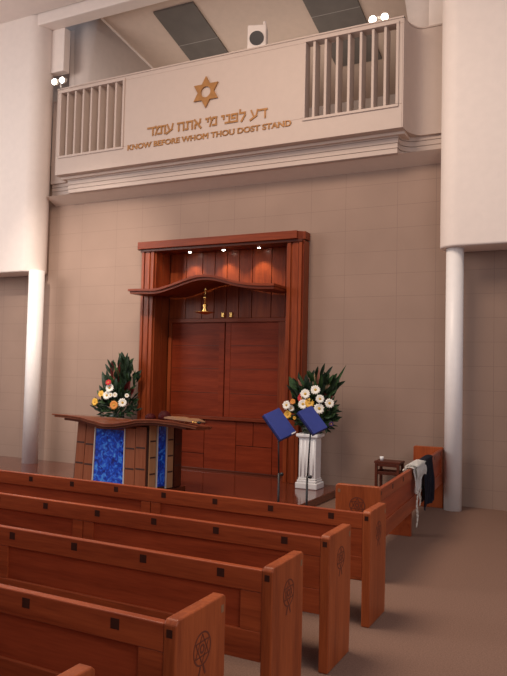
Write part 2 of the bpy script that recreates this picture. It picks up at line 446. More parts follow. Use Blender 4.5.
for k, w_ in zip(LINE, adv):
    if k is None: cur -= w_*su; continue
    x0 = cur-HEB[k][0]*su
    bm = bmesh.new(); lay = 0
    for line in HEB[k][1]:
        for p, q in zip(line, line[1:]):
            p, q = Vector((x0+p[0]*su, HZ+p[1]*HH)), Vector((x0+q[0]*su, HZ+q[1]*HH))
            d = (q-p).normalized(); t_ = .013 if abs(d.x) < .5 else .0165
            sd = Vector((-d.y, d.x))*t_; p = p-d*t_; q = q+d*t_
            yf = YF-.015-.0004*lay; lay += 1
            fr = [bm.verts.new((v.x, yf, v.y)) for v in (p-sd, q-sd, q+sd, p+sd)]
            bk = [bm.verts.new((v.x, YF-.0005, v.y)) for v in (p-sd, q-sd, q+sd, p+sd)]
            bm.faces.new(fr); bm.faces.new(bk[::-1])
            for m_ in range(4): bm.faces.new((fr[m_], fr[(m_+1) % 4], bk[(m_+1) % 4], bk[m_]))
    o = obj('hebrew_letter', bm, 'brass', B, BO); o['label'] = 'gold Hebrew letter'
    cur -= w_*su
lettering('english_letter', 'KNOW BEFORE WHOM THOU DOST STAND', -6.32, -2.97, 6.045, .105, 'gold English letter', .034)

# twin spotlights
def twin(x, y, z, lab, dx=.13):
    t = thing('twin_spotlight', lab, 'light', (x, y, z), 0, 'twin spotlights')
    obj('bracket', box(-dx, dx, -.02, .05, .0, .05), 'lampbody', t, bevel=.008)
    obj('stem', tube(bmesh.new(), (0, .015, -.12), (0, .015, .0), .018), 'lampbody', t, smooth=True)
    R_ = Matrix.Rotation(math.radians(100), 4, 'X')
    for s in (-1, 1):
        h = obj('lamp_head', lathe(bmesh.new(), [(.03, -.1), (.06, -.06), (.068, 0), (.06, .004)], (s*.098, -.06, -.015), 20, R_), 'lampbody', t, smooth=True)
        obj('bulb', lathe(bmesh.new(), [(.056, .0), (.05, .02), (.025, .032)], (s*.098, -.065, -.016), 20, R_), 'lamp', h, smooth=True)
    return t
twin(-1.53, 5.03, 7.61, 'pair of lit round spotlights above the right balcony grille')
twin(-7.98, 4.84, 7.63, 'pair of lit round spotlights above the left balcony grille')
# loudspeaker on the balcony
t = thing('loudspeaker', 'white box loudspeaker with dark round cone standing behind the balcony front', 'loudspeaker', (-3.86, 5.3, 7.72), .3)
obj('cabinet', box(-.17, .17, 0, .25, -.1, .42), 'white', t, bevel=.02)
obj('cone', lathe(bmesh.new(), [(.13, 0), (.13, .012), (.05, .004)], (-.0, 0, .17), 28, Matrix.Rotation(PI/2, 4, 'X')), 'grille', t)
obj('bracket', tube(bmesh.new(), (.12, .12, .42), (.12, .12, .52), .03), 'white', t)
obj('stand_foot', box(-.04, .04, .08, .16, -1.9, -.1), 'white', t)

# ------------------------------------------------------------------ platform
t = thing('platform', 'polished red-brown timber platform under the ark and reading desk', 'platform', (CX, 4, 0))
obj('deck', box(-7.0, -2.15, 2.6, 5.496, 0, PZ), 'platform', t, (CX, 4, 0), bevel=.012)

# ------------------------------------------------------------------ ark
AO = (-4.52, 5.4, PZ)
A = thing('ark', 'tall red-brown timber ark with wavy canopy and three downlights', 'cabinet', AO)
def ark(name, bm, mat, parent=A, bevel=.006, **k): return obj(name, bm, mat, parent, AO, bevel=bevel, **k)
al, ar = -6.19, -2.85
top = 4.2
poly = [(al-.09, 5.5), (al-.09, 5.27), (al-.03, 5.17), (ar-.10, 5.17), (ar-.10, 5.22), (ar-.03, 5.29), (ar+.01, 5.29), (ar+.01, 5.5)]
bm = prism(bmesh.new(), poly, lambda x, y: (x, y, top+.02), lambda x, y: (x, y, top+.155))
ark('cornice', bm, 'arkX')
ark('roof_board', box(al+.2, ar-.2, 5.3, 5.9, top-.0, top+.05), 'arkdark')
ark('cornice_bead', box(al+.0, ar-.02, 5.22, 5.5, top-.03, top+.02), 'arkdark')
for x0, x1, s in ((al, al+.30, 1), (ar-.30, ar, -1)):
    p = ark('pilaster', box(x0, x1, 5.27, 5.5, PZ, top), 'arkZ')
    xo, xi = (x0, x1) if s > 0 else (x1, x0)
    for k, (w0, w1, dy) in enumerate(((.03, .085, .035), (.095, .20, .02), (.235, .30, .03))):
        a, b = sorted((xo+s*w0, xo+s*w1))
        ark('pilaster_rib', box(a, b, 5.27-dy, 5.272, PZ, top), 'arkZ', p)
    for i in range(2):
        ark('jamb_board', box(*sorted((xi, xi+s*.03)), 5.28+.24*i, 5.28+.24*(i+1)-.012, PZ, top), 'arkZ', bevel=.004)
yb_ = 5.76
ark('back_board', box(al+.2, ar-.2, yb_+.03, yb_+.07, PZ, top), 'arkdark', bevel=0)
ark('floor_board', box(-5.99, -3.15, 5.5, 5.83, 0, PZ), 'platform')
# upper leaves above the lintel
xs = [-5.86, -5.49, -5.13, -4.86, -4.6, -4.34, -4.07, -3.68, -3.4, -3.17]
for a, b in zip(xs, xs[1:]):
    ark('upper_board', box(a+.006, b-.006, yb_, yb_+.035, 2.94, top), 'arkZ', bevel=.004)
for s in (-1, 1):
    k = ark('door_pull', box(CX+.03+s*.085-.028, CX+.03+s*.085+.028, yb_-.03, yb_, 2.955, 3.045), 'gold', bevel=.006); k['label'] = 'small brass door pull'
ark('lintel', box(-5.83, -3.17, yb_-.06, yb_+.03, 2.86, 2.935), 'arkX')
# doors
for x0, x1 in ((-5.76, -4.61), (-4.59, -3.5)):
    d = ark('door', box(x0, x1, yb_-.01, yb_+.03, 1.12, 2.87), 'arkpanel', bevel=.003)
    xin = x1 if x1 < -4.6 else x0
    s = -1 if x1 < -4.6 else 1
    ark('door_stile', box(*sorted((xin+s*.002, xin+s*.11)), yb_-.016, yb_-.009, 1.12, 2.86), 'arkpanel', d, bevel=.002)
    for z in (1.55, 2.0, 2.43):
        ark('door_seam', box(x0+.01, x1-.01, yb_-.0115, yb_-.0095, z-.006, z+.006), 'arkdark', d, bevel=0)
for a, b in ((-5.83, -5.76), (-3.5, -3.17)):
    ark('door_frame', box(a, b, yb_-.05, yb_+.03, 1.12, 2.87), 'arkZ')
ark('sill', box(-5.83, -3.17, yb_-.08, yb_+.03, 1.06, 1.12), 'arkX')
for x0, x1, z0, z1 in ((-5.83, -5.0, .42, 1.06), (-5.83, -5.0, PZ+.03, .41), (-4.99, -4.33, PZ+.03, 1.06), (-4.32, -3.98, .62, 1.06), (-4.32, -3.6, PZ+.03, .61), (-3.97, -3.6, .62, 1.06), (-3.59, -3.17, PZ+.03, 1.06)):
    ark('base_panel', box(x0, x1, yb_-.015, yb_+.03, z0, z1), 'arkpanel', bevel=.004)
ark('skirting', box(-5.83, -3.17, yb_-.02, yb_+.03, PZ, PZ+.03), 'arkdark')
# wavy canopy
def wave(x):
    u = (x-CX)
    h = .20*math.exp(-((u-.08)/.62)**2)
    h -= .025*math.exp(-((u+.9)/.25)**2)
    return 3.375+h
N_ = 48; x0c, x1c = -6.1, -3.16
def slab(dz0, dz1, y0, y1, ins=0., xa_=None, xb_=None):
    X = [x0c+ins+(x1c-x0c-2*ins)*i/N_ for i in range(N_+1)]
    X = [x for x in X if xa_-.001 <= x <= xb_+.001] if xa_ is not None else X
    N2_ = len(X)-1
    poly = [(x, wave(x)+dz1) for x in X]+[(x, wave(x)+dz0) for x in X[::-1]]
    bm = bmesh.new()
    A_ = [[bm.verts.new((x, y, z)) for x, z in poly] for y in (y0, y1)]
    n = len(poly)
    for i in range(n): bm.faces.new((A_[0][i], A_[0][(i+1) % n], A_[1][(i+1) % n], A_[1][i]))
    for row in A_:
        for i in range(N2_): bm.faces.new((row[i], row[i+1], row[n-2-i], row[n-1-i]))
    return bm
c = ark('canopy', slab(.0, .04, 4.75, 5.23), 'arkX', bevel=0)
ark('canopy_board', slab(-.02, .03, 5.23, 5.74, 0, -5.86, -3.17), 'arkX', c, bevel=0)
ark('canopy_edge', slab(-.045, -.002, 4.79, 5.23, .02), 'arkX', c, bevel=0)
for x in (-5.3, -4.57, -3.85):
    dl = ark('downlight', lathe(bmesh.new(), [(.042, 0), (.042, .02), (.034, .022)], (x, 5.56, top-.022), 24), 'lampbody', bevel=0)
    ark('bulb', lathe(bmesh.new(), [(.02, -.008), (.028, 0), (.027, .004)], (x, 5.56, top-.026), 20), 'down', dl, bevel=0)

# hanging eternal lamp under the canopy
LO = (-4.69, 5.15, 2.96)
t = thing('hanging_lamp', 'small brass lamp hanging from the wavy canopy of the ark', 'lamp', LO)
obj('dish', lathe(bmesh.new(), [(.02, 0), (.09, .015), (.18, .035), (.185, .042), (.1, .04), (.03, .04)], (0, 0, 0), 28), 'gold', t, smooth=True)
obj('holder', lathe(bmesh.new(), [(.05, .04), (.06, .06), (.028, .11), (.05, .17), (.04, .18), (.015, .185)], (0, 0, 0), 20), 'gold', t, smooth=True)
bm = bmesh.new()
lathe(bm, [(.01, .18), (.012, .26), (.032, .29), (.034, .31), (.012, .34), (.01, .40), (.022, .43), (.03, .45), (.01, .49), (.008, .64)], (0, 0, 0), 16)
obj('stem', bm, 'gold', t, smooth=True)

# ------------------------------------------------------------------ reading desk
DO = (-4.75, 3.3, PZ)
D = thing('reading_desk', 'timber reading desk with wavy top and blue glass panels on the platform', 'desk', DO)
def dk(name, bm, mat, parent=D, bevel=.004, **k): return obj(name, bm, mat, parent, DO, bevel=bevel, **k)
H0, H1 = PZ, 1.2
body = [(-5.64, 3.0), (-4.31, 3.0), (-4.2, 3.5), (-4.2, 3.72), (-5.64, 3.72)]
def taper(x, y, k): return (x+(-.06 if (x < -5 and k) else 0), y, H0+.06 if k else 1.06)
dk('body', prism(bmesh.new(), body, lambda x, y: taper(x, y, 1), lambda x, y: taper(x, y, 0)), 'gap', bevel=0)
dk('plinth', prism(bmesh.new(), [(-5.76, 2.93), (-4.27, 2.93), (-4.13, 3.47), (-4.13, 3.77), (-5.76, 3.77)], lambda x, y: (x, y, H0), lambda x, y: (x, y, H0+.06)), 'platform')
def facet(p0, p1, z0, z1, th=.02, inset0=0., shift=(0, 0)):
    """upright slab standing proud of the facet from p0 to p1; its foot may be shifted along."""
    p0, p1 = Vector((*p0, 0)), Vector((*p1, 0)); d = (p1-p0).normalized(); n = Vector((d.y, -d.x, 0))
    bm = bmesh.new(); vs = []
    for z, sh0, sh1 in ((z0, shift[0], shift[1]), (z1, 0, 0)):
        for q, sh in ((p0, sh0), (p1, sh1)):
            for o_ in (0.002, th): vs.append(bm.verts.new(q+d*sh+n*o_+Vector((0, 0, z))))
    for f in ((0,1,3,2), (4,6,7,5), (0,4,5,1), (2,3,7,6), (1,5,7,3), (0,2,6,4)): bm.faces.new([vs[i] for i in f])
    return bm
zb0, zb1 = H0+.07, 1.15
def wood_panel(p0, p1, n, mat='deskZ', sh=(0, 0), zb1=1.15):
    w = dk('wood_panel', facet(p0, p1, zb0, zb1, .022, shift=sh), mat)
    for i in range(1, n):
        z = zb0+(zb1-zb0)*i/n
        f = 1-(i/n)
        s2 = (sh[0]*f, sh[1]*f)
        dv = (Vector(p1)-Vector(p0)).normalized()
        a = Vector(p0)+dv*(s2[0]+.01); b = Vector(p1)+dv*(s2[1]-.01)
        dk('inlay_line', facet(tuple(a), tuple(b), z-.012, z+.012, .0245), 'gap', w, bevel=0)
wood_panel((-5.62, 3.0), (-5.46, 3.0), 3, sh=(-.05, -.045), zb1=1.135); wood_panel((-5.45, 3.0), (-5.29, 3.0), 3, sh=(-.045, -.03), zb1=1.105)
g = dk('glass_panel', facet((-5.265, 3.0), (-4.735, 3.0), zb0+.04, 1.045, .016, shift=(-.03, 0)), 'glass', bevel=0)
dk('glass_rail', facet((-5.265, 3.0), (-4.735, 3.0), 1.047, 1.068, .022), 'deskX')
dk('glass_rail', facet((-5.295, 3.0), (-4.735, 3.0), zb0, zb0+.038, .022), 'deskX')
for xx, sh in ((-5.28, -.03), (-4.725, 0)):
    dk('edge_strip', facet((xx-.008, 3.0), (xx+.008, 3.0), zb0, 1.07, .026, shift=(sh, sh)), 'lampbody', bevel=0)
wood_panel((-4.71, 3.0), (-4.53, 3.0), 3, zb1=1.085); wood_panel((-4.52, 3.0), (-4.335, 3.0), 3, zb1=1.12)
P0, P1 = Vector((-4.31, 3.0)), Vector((-4.2, 3.5))
def lp(t): return tuple(P0+(P1-P0)*t)
wood_panel(lp(.02), lp(.28), 4, 'deskpale')
dk('glass_panel', facet(lp(.36), lp(.66), zb0+.04, 1.12, .016), 'glass', bevel=0)
dk('edge_strip', facet(lp(.31), lp(.345), zb0, zb1, .026), 'lampbody', bevel=0)
dk('edge_strip', facet(lp(.675), lp(.71), zb0, zb1, .026), 'lampbody', bevel=0)
wood_panel(lp(.73), lp(.97), 4, 'deskpale')
wood_panel((-4.2, 3.51), (-4.2, 3.71), 3, 'arkdark')
# wavy top
kn = [(-5.955, 1.25), (-5.7, 1.247), (-5.42, 1.232), (-5.2, 1.19), (-4.97, 1.155), (-4.78, 1.165), (-4.6, 1.195), (-4.35, 1.245), (-4.08, 1.262), (-3.74, 1.248), (-3.5, 1.225), (-3.33, 1.205)]
def zt(x):
    for (a, za), (b, zb_) in zip(kn, kn[1:]):
        if x <= b:
            u = max(0, (x-a)/(b-a)); u = u*u*(3-2*u)*.5+u*.5; return za+(zb_-za)*u
    return kn[-1][1]
def topslab(d0, d1, y0, y1, ins, xr=None):
    bm = bmesh.new(); N2 = 60
    xr_ = -3.33-ins if xr is None else xr
    X = [-5.955+ins+(xr_+5.955-ins)*i/N2 for i in range(N2+1)]
    rows = []
    for y in (y0, y1): 
        k = 1-.30*(y-2.75)/1.1
        f = lambda x: -4.64+(x+4.64)*k
        rows.append(([bm.verts.new((f(x), y, zt(x)+d1-.1*(y-2.75)/1.1)) for x in X], [bm.verts.new((f(x), y, zt(x)+d0-.1*(y-2.75)/1.1)) for x in X]))
    for i in range(N2):
        for (tp, bt) in rows: bm.faces.new((tp[i], tp[i+1], bt[i+1], bt[i]))
        bm.faces.new((rows[0][0][i], rows[0][0][i+1], rows[1][0][i+1], rows[1][0][i]))
        bm.faces.new((rows[0][1][i], rows[0][1][i+1], rows[1][1][i+1], rows[1][1][i]))
    for i in (0, N2): bm.faces.new((rows[0][0][i], rows[0][1][i], rows[1][1][i], rows[1][0][i]))
    return bm
dk('neck', topslab(-.22, -.08, 3.03, 3.62, .34, -4.27), 'gap', bevel=0)
tp = dk('desk_top', topslab(-.022, 0, 2.75, 3.85, 0), 'deskX', bevel=.004)
dk('top_layer', topslab(-.05, -.023, 2.775, 3.83, .03), 'deskZ', tp, bevel=0)
dk('top_layer', topslab(-.085, -.051, 2.80, 3.81, .2), 'arkdark', tp, bevel=0)

# things lying on the desk
def tpz(x): return zt(x)
o = obj('velvet_cap', lathe(bmesh.new(), [(.09, 0), (.095, .03), (.085, .07), (.05, .11), (.02, .12)], (0, 0, 0), 24), 'maroon', smooth=True)
o.location = (-3.97, 2.9, 1.258); tag(o, 'dark maroon velvet cap lying upright on the reading desk, left of the tan book', 'cap')
o = obj('velvet_cap', lathe(bmesh.new(), [(.08, 0), (.08, .02), (.065, .05), (.035, .07), (.012, .075)], (0, 0, 0), 24), 'maroon', smooth=True)
o.location = (-4.2, 2.88, 1.256); tag(o, 'flatter maroon velvet cap on the reading desk, leftmost thing on it', 'cap')
t = thing('book', 'tan open book lying on the right end of the reading desk', 'book', (-3.68, 2.97, 1.253), math.radians(-4))
for s in (-1, 1):
    bm = bmesh.new()
    for i in range(9):
        pass
    X = [s*.25*i/8 for i in range(9)]
    hz = [.012+.03*math.sin(PI*min(1, i/8*.9+.1)) for i in range(9)]
    poly = [(x, z) for x, z in zip(X, hz)]+[(x, 0) for x in X[::-1]]
    prism(bm, poly, lambda x, z: (x, -.17, z), lambda x, z: (x, .17, z))
    obj('page_block', bm, 'paper', t)
obj('cover', box(-.27, .27, -.18, .18, -.012, 0), 'maroon', t, bevel=.003)
t.rotation_euler = (math.radians(-4), math.radians(3), math.radians(-4))
t = thing('pointer', 'short brass pointer lying beside the tan book at the desk end', 'pointer', (-3.45, 2.80, 1.236), .1)
bm = tube(bmesh.new(), (-.1, 0, .012), (.08, 0, .012), .012, .009); obj('shaft', bm, 'gold', t, smooth=True)
obj('handle', lathe(bmesh.new(), [(.006, 0), (.022, .02), (.02, .05), (.006, .06)], (.08, 0, .012), 16, Matrix.Rotation(PI/2, 4, 'Y')), 'black', t, smooth=True)
# blue folder on the platform
o = obj('folder', box(-.17, .17, -.11, .11, 0, .02), 'bluecover', bevel=.004); o.location = (-4.28, 3.3, PZ+.0); o.rotation_euler = (0, 0, .2)
o.location = (-3.98, 3.25, PZ)
tag(o, 'flat blue folder lying on the platform at the right foot of the reading desk', 'folder')

# ------------------------------------------------------------------ pedestals and flowers
def pedestal(x, y, lab):
    t = thing('pedestal', lab, 'pedestal', (x, y, PZ), 0, 'white pedestals')
    obj('base', boxes([(-.185, .185, -.17, .17, 0, .1), (-.165, .165, -.15, .15, .1, .14), (-.155, .155, -.135, .135, .14, .17)]), 'plinth', t, bevel=.015)
    obj('shaft', box(-.145, .145, -.12, .12, .17, .80), 'plinth', t, bevel=.01)
    for i in range(4):
        xx = -.105+.07*i
        obj('fluting', tube(bmesh.new(), (xx, -.113, .19), (xx, -.113, .77), .016, seg=12), 'plinth', t, smooth=True)
    obj('capital', boxes([(-.16, .16, -.135, .135, .80, .82), (-.185, .185, -.16, .16, .82, .87)]), 'plinth', t, bevel=.01)
    return t
PR, PLf = (-2.575, 5.02), (-6.5, 5.05)
pedestal(*PR, 'white fluted pedestal at the right end of the platform, under the larger flowers')
pedestal(*PLf, 'white pedestal behind the reading desk, left of the ark')

def blade(base, tip, width, bend=.06, fold=.3):
    base, tip = Vector(base), Vector(tip); d = tip-base
    side = d.cross(Vector((.35, -1, .1))).normalized(); nrm = side.cross(d).normalized()
    bm = bmesh.new(); L_, C_, R_ = [], [], []
    n = 10
    for i in range(n+1):
        u = i/n
        w = width*.5*math.sin(PI*min(1., .06+u*.94))**.75
        if i == n: w = width*.02
        c = base+d*u+nrm*(bend*math.sin(PI*u))
        L_.append(bm.verts.new(c-side*w+nrm*w*fold)); C_.append(bm.verts.new(c)); R_.append(bm.verts.new(c+side*w+nrm*w*fold))
    for i in range(n):
        bm.faces.new((L_[i], C_[i], C_[i+1], L_[i+1])); bm.faces.new((C_[i], R_[i], R_[i+1], C_[i+1]))
    g = bmesh.ops.solidify(bm, geom=bm.faces[:], thickness=.003)
    return bm
def daisy(c, n, r, petals=14):
    c, n = Vector(c), Vector(n).normalized(); a = n.orthogonal().normalized(); b = n.cross(a)
    bm = bmesh.new()
    for k in range(petals):
        an = 2*PI*k/petals+random.uniform(-.06, .06); d = math.cos(an)*a+math.sin(an)*b; s = n.cross(d)
        w = r*.24; rr = r*random.uniform(.92, 1.05)
        pts = [c+d*r*.12-s*w*.35, c+d*rr*.7-s*w+n*.012, c+d*rr+n*.002, c+d*rr*.7+s*w+n*.012, c+d*r*.12+s*w*.35]
        up = [bm.verts.new(p+n*.004) for p in pts]; dn = [bm.verts.new(p-n*.002) for p in pts]
        bm.faces.new(up); bm.faces.new(dn[::-1])
        for i in range(5): bm.faces.new((up[i], up[(i+1) % 5], dn[(i+1) % 5], dn[i]))
    bm2 = bmesh.new(); Mx = Matrix((a, b, n)).transposed().to_4x4()
    lathe(bm2, [(r*.24, -.004), (r*.26, .010), (r*.16, .02)], c, 14, Mx)
    return bm, bm2
def arrangement(name, lab, px, py, z0, blooms, leaves, tuft, tuft2):
    o_ = (px, py, z0)
    t = thing(name, lab, 'flowers', o_, 0, 'flower arrangements')
    obj('vase', lathe(bmesh.new(), [(.09, z0), (.14, z0+.03), (.15, z0+.09), (.12, z0+.13), (.11, z0+.135)], (px, py, 0), 24), 'vase', t, o_, smooth=True)
    hub = Vector((px, py, z0+.12))
    # leafy filling, uncountable
    for mat, cnt, sd in (('green2', 240, 3), ('green1', 110, 5)):
        rnd = random.Random(sd+int(abs(px)*10)); bm = bmesh.new()
        for i in range(cnt):
            a = rnd.uniform(0, 2*PI); rr = math.sqrt(rnd.random())
            cx_, cz_, rx, ry, rz_ = tuft if i % 4 else tuft2
            c = Vector((cx_+rx*rr*math.cos(a), py-.02+ry*rnd.uniform(-1, 1)*(1-.4*rr), cz_+rz_*rr*math.sin(a)))
            d = (c-hub).normalized()+Vector((rnd.uniform(-.6, .6), rnd.uniform(-.7, .3), rnd.uniform(-.5, .5)))
            b2 = blade(c, c+d.normalized()*rnd.uniform(.09, .18)*(1 if i % 4 else 1.5), rnd.uniform(.025, .05)*(1 if i % 4 else 1.5), .015)
            me = bpy.data.meshes.new('tmp'); b2.to_mesh(me); b2.free(); bm.from_mesh(me); bpy.data.meshes.remove(me)
        f = obj('foliage', bm, mat, t, o_); f['kind'] = 'stuff'
    for (x, z, w, mat) in leaves:
        yy = py+random.uniform(-.1, .08)
        base = hub+Vector(((x-px)*.25, 0, (z-z0)*.22))
        if mat in ('spike', 'spikec', 'redleaf'):
            obj('flower_spike' if mat != 'redleaf' else 'leaf', blade(base+Vector(((x-px)*.3, 0, (z-z0)*.3)), (x, yy-.05, z), w, .02, .6), mat, t, o_)
        else:
            obj('leaf', blade(base, (x, yy, z), w, .03), mat, t, o_)
        bm = tube(bmesh.new(), hub, base+Vector((0, 0, .01)), .006, .005, 6); obj('stem', bm, 'green2', t, o_)
    for (x, z, r, mat) in blooms:
        y = py-.26+random.uniform(-.04, .03)+abs(x-px)*.15
        nrm = Vector(((x-px)*.9+.25, -1, (z-z0-.4)*.8+.15))
        b1, b2 = daisy((x, y, z), nrm, r)
        f = obj('bloom', b1, mat, t, o_); obj('flower_centre', b2, 'yolk', f, o_)
        obj('stem', tube(bmesh.new(), hub, Vector((x, y, z))-nrm.normalized()*.006, .006, .004, 6), 'green2', t, o_)
    return t
arrangement('flower_arrangement', 'large mixed arrangement with white and yellow daisies on the right pedestal', *PR, .99,
    [(-2.41, 1.7, .082, 'petalw'), (-2.58, 1.63, .085, 'petalw'), (-2.33, 1.56, .075, 'petalw'), (-2.6, 1.47, .085, 'petalw'), (-2.17, 1.50, .08, 'petalw'),
     (-2.34, 1.41, .09, 'petalw'), (-2.9, 1.44, .075, 'petalw'), (-2.83, 1.39, .055, 'petalw'), (-2.5, 1.49, .08, 'petaly'), (-2.89, 1.29, .07, 'petaly'),
     (-2.79, 1.5, .05, 'petalo'), (-2.64, 1.56, .08, 'petalr'), (-2.14, 1.18, .04, 'petalp'), (-2.76, 1.24, .03, 'petaly')],
    [(-2.95, 1.9, .17, 'green1'), (-2.86, 1.80, .12, 'green1'), (-2.68, 1.95, .15, 'green2'), (-2.33, 1.95, .13, 'green2'), (-1.99, 2.1, .06, 'green1'), (-2.12, 1.92, .07, 'green1'),
     (-2.76, 1.88, .05, 'spike'), (-2.5, 1.97, .05, 'spikec'), (-2.39, 2.04, .05, 'spike'), (-2.2, 1.93, .04, 'spikec'), (-2.26, 1.72, .1, 'redleaf'), (-2.66, 1.75, .05, 'spikec'),
     (-2.18, 1.62, .09, 'redleaf'), (-2.06, 1.28, .1, 'green2'), (-2.55, 1.85, .1, 'green2'), (-2.72, 1.72, .08, 'redleaf'), (-2.1, 1.4, .1, 'green2'), (-2.95, 1.6, .08, 'green2')],
    (-2.52, 1.33, .36, .2, .28), (-2.48, 1.66, .32, .15, .24))
arrangement('flower_arrangement', 'smaller dark leafy arrangement with daisies behind the reading desk, left of the ark', *PLf, .99,
    [(-6.48, 1.6, .085, 'petalw'), (-6.55, 1.46, .085, 'petalw'), (-6.43, 1.47, .05, 'petalw'), (-6.36, 1.475, .05, 'petalw'), (-6.19, 1.34, .085, 'petalw'),
     (-6.69, 1.48, .07, 'petaly'), (-6.82, 1.33, .075, 'petaly'), (-6.37, 1.29, .085, 'petalo'), (-6.48, 1.70, .06, 'petalr'), (-6.11, 1.47, .045, 'petalw')],
    [(-6.27, 2.26, .13, 'green2'), (-6.15, 2.15, .13, 'green2'), (-6.56, 2.1, .1, 'redleaf'), (-6.86, 1.9, .14, 'green2'), (-6.85, 1.64, .12, 'green2'), (-6.5, 1.97, .07, 'spike'),
     (-6.42, 1.95, .07, 'redleaf'), (-6.38, 2.1, .08, 'redleaf'), (-6.69, 1.93, .12, 'green2'), (-6.09, 1.75, .12, 'redleaf'), (-6.2, 1.95, .14, 'green2'), (-6.55, 1.8, .13, 'green1'),
     (-7.05, 1.3, .1, 'green2'), (-6.95, 1.2, .1, 'green1'), (-6.08, 1.6, .12, 'redleaf'), (-6.33, 1.8, .13, 'green2')],
    (-6.5, 1.28, .40, .2, .30), (-6.38, 1.72, .32, .15, .34))

# ------------------------------------------------------------------ music stands
def music_stand(px, py, c, lab, tagged, k_=1.):
    t = thing('music_stand', lab, 'music stand', (px, py, 0), 0, 'music stands')
    c = Vector(c)-Vector((px, py, 0))
    a = Vector((.106, .21, .08)); b = Vector((.24, -.013, -.275)); b -= a*(a.dot(b)/a.dot(a)); n = a.cross(b).normalized(); a *= k_; b *= k_
    if n.z < 0: n = -n
    bm = bmesh.new(); top_, bot = [], []
    for (s, u) in ((-.5, -.5), (.5, -.5), (.5, .5), (-.5, .5)):
        p = c+a*s+b*u; top_.append(bm.verts.new(p)); bot.append(bm.verts.new(p-n*.035))
    bm.faces.new(top_); bm.faces.new(bot[::-1])
    for i in range(4): bm.faces.new((top_[i], top_[(i+1) % 4], bot[(i+1) % 4], bot[i]))
    d = obj('desk', bm, 'bluecover', t, bevel=.004)
    bm = bmesh.new(); tv, bv = [], []
    for (s, u) in ((-.51, -.51), (.51, -.51), (.51, .51), (-.51, .51)):
        p = c+a*s+b*u-n*.036; tv.append(bm.verts.new(p)); bv.append(bm.verts.new(p-n*.014))
    bm.faces.new(tv); bm.faces.new(bv[::-1])
    for i in range(4): bm.faces.new((tv[i], tv[(i+1) % 4], bv[(i+1) % 4], bv[i]))
    obj('desk_back', bm, 'navyedge', t)
    if tagged:
        bm = bmesh.new(); vs = []
        for (s, u, k) in ((.2, .47, .003), (.48, .47, .003), (.48, .5, .003), (.2, .5, .003), (.2, .503, -.02), (.48, .503, -.02)):
            vs.append(bm.verts.new(c+a*s+b*u+n*k))
        bm.faces.new(vs[:4]); bm.faces.new((vs[3], vs[2], vs[5], vs[4]))
        obj('tag', bm, 'tag', t)
    at = c-n*.05
    obj('upper_pole', tube(bmesh.new(), (0, 0, .7), (at.x, at.y, at.z), .009), 'black', t, smooth=True)
    obj('pole', tube(bmesh.new(), (0, 0, .08), (0, 0, .78), .013), 'black', t, smooth=True)
    obj('knob', lathe(bmesh.new(), [(.012, 0), (.022, .02), (.02, .04), (.01, .045)], (.012, 0, .77), 14, Matrix.Rotation(PI/2, 4, 'Y')), 'black', t, smooth=True)
    for k in range(3):
        an = k*2*PI/3+.5
        obj('leg', tube(bmesh.new(), (0, 0, .22), (.165*math.cos(an), .165*math.sin(an), .012), .009), 'black', t, smooth=True)
    return t
music_stand(-1.79, 2.1, (-1.79, 2.1, 1.366), 'black music stand with a blue folder, the left one of two', True)
music_stand(-1.43, 2.1, (-1.372, 2.1, 1.435), 'black music stand with a blue folder, the right one, before the white pedestal', False, .88)

# ------------------------------------------------------------------ stool by the wall
SO = (-1.32, 5.2, 0)
t = thing('side_table', 'small dark timber side table against the back wall', 'table', SO)
obj('table_top', box(-.205, .205, -.14, .14, .6, .635), 'stool', t, bevel=.006)
for sx_ in (-1, 1):
    for sy_ in (-1, 1):
        obj('leg', box(sx_*.17-.02, sx_*.17+.02, sy_*.13-.022, sy_*.13+.022, 0, .6), 'stool', t, bevel=.004)
for sy_ in (-1, 1):
    obj('rail', box(-.165, .165, sy_*.13-.012, sy_*.13+.012, .43, .48), 'stool', t, bevel=.003)
    obj('apron', box(-.165, .165, sy_*.135-.01, sy_*.135+.01, .555, .60), 'stool', t, bevel=.003)
for sx_ in (-1, 1):
    obj('rail', box(sx_*.185-.012, sx_*.185+.012, -.12, .12, .43, .48), 'stool', t, bevel=.003)
o = obj('cup', lathe(bmesh.new(), [(.022, 0), (.034, .06), (.03, .06), (.018, .006)], (0, 0, 0), 20), 'tag', smooth=True)
o.location = (-1.43, 5.15, .635); tag(o, 'small white cup on the dark side table', 'cup')

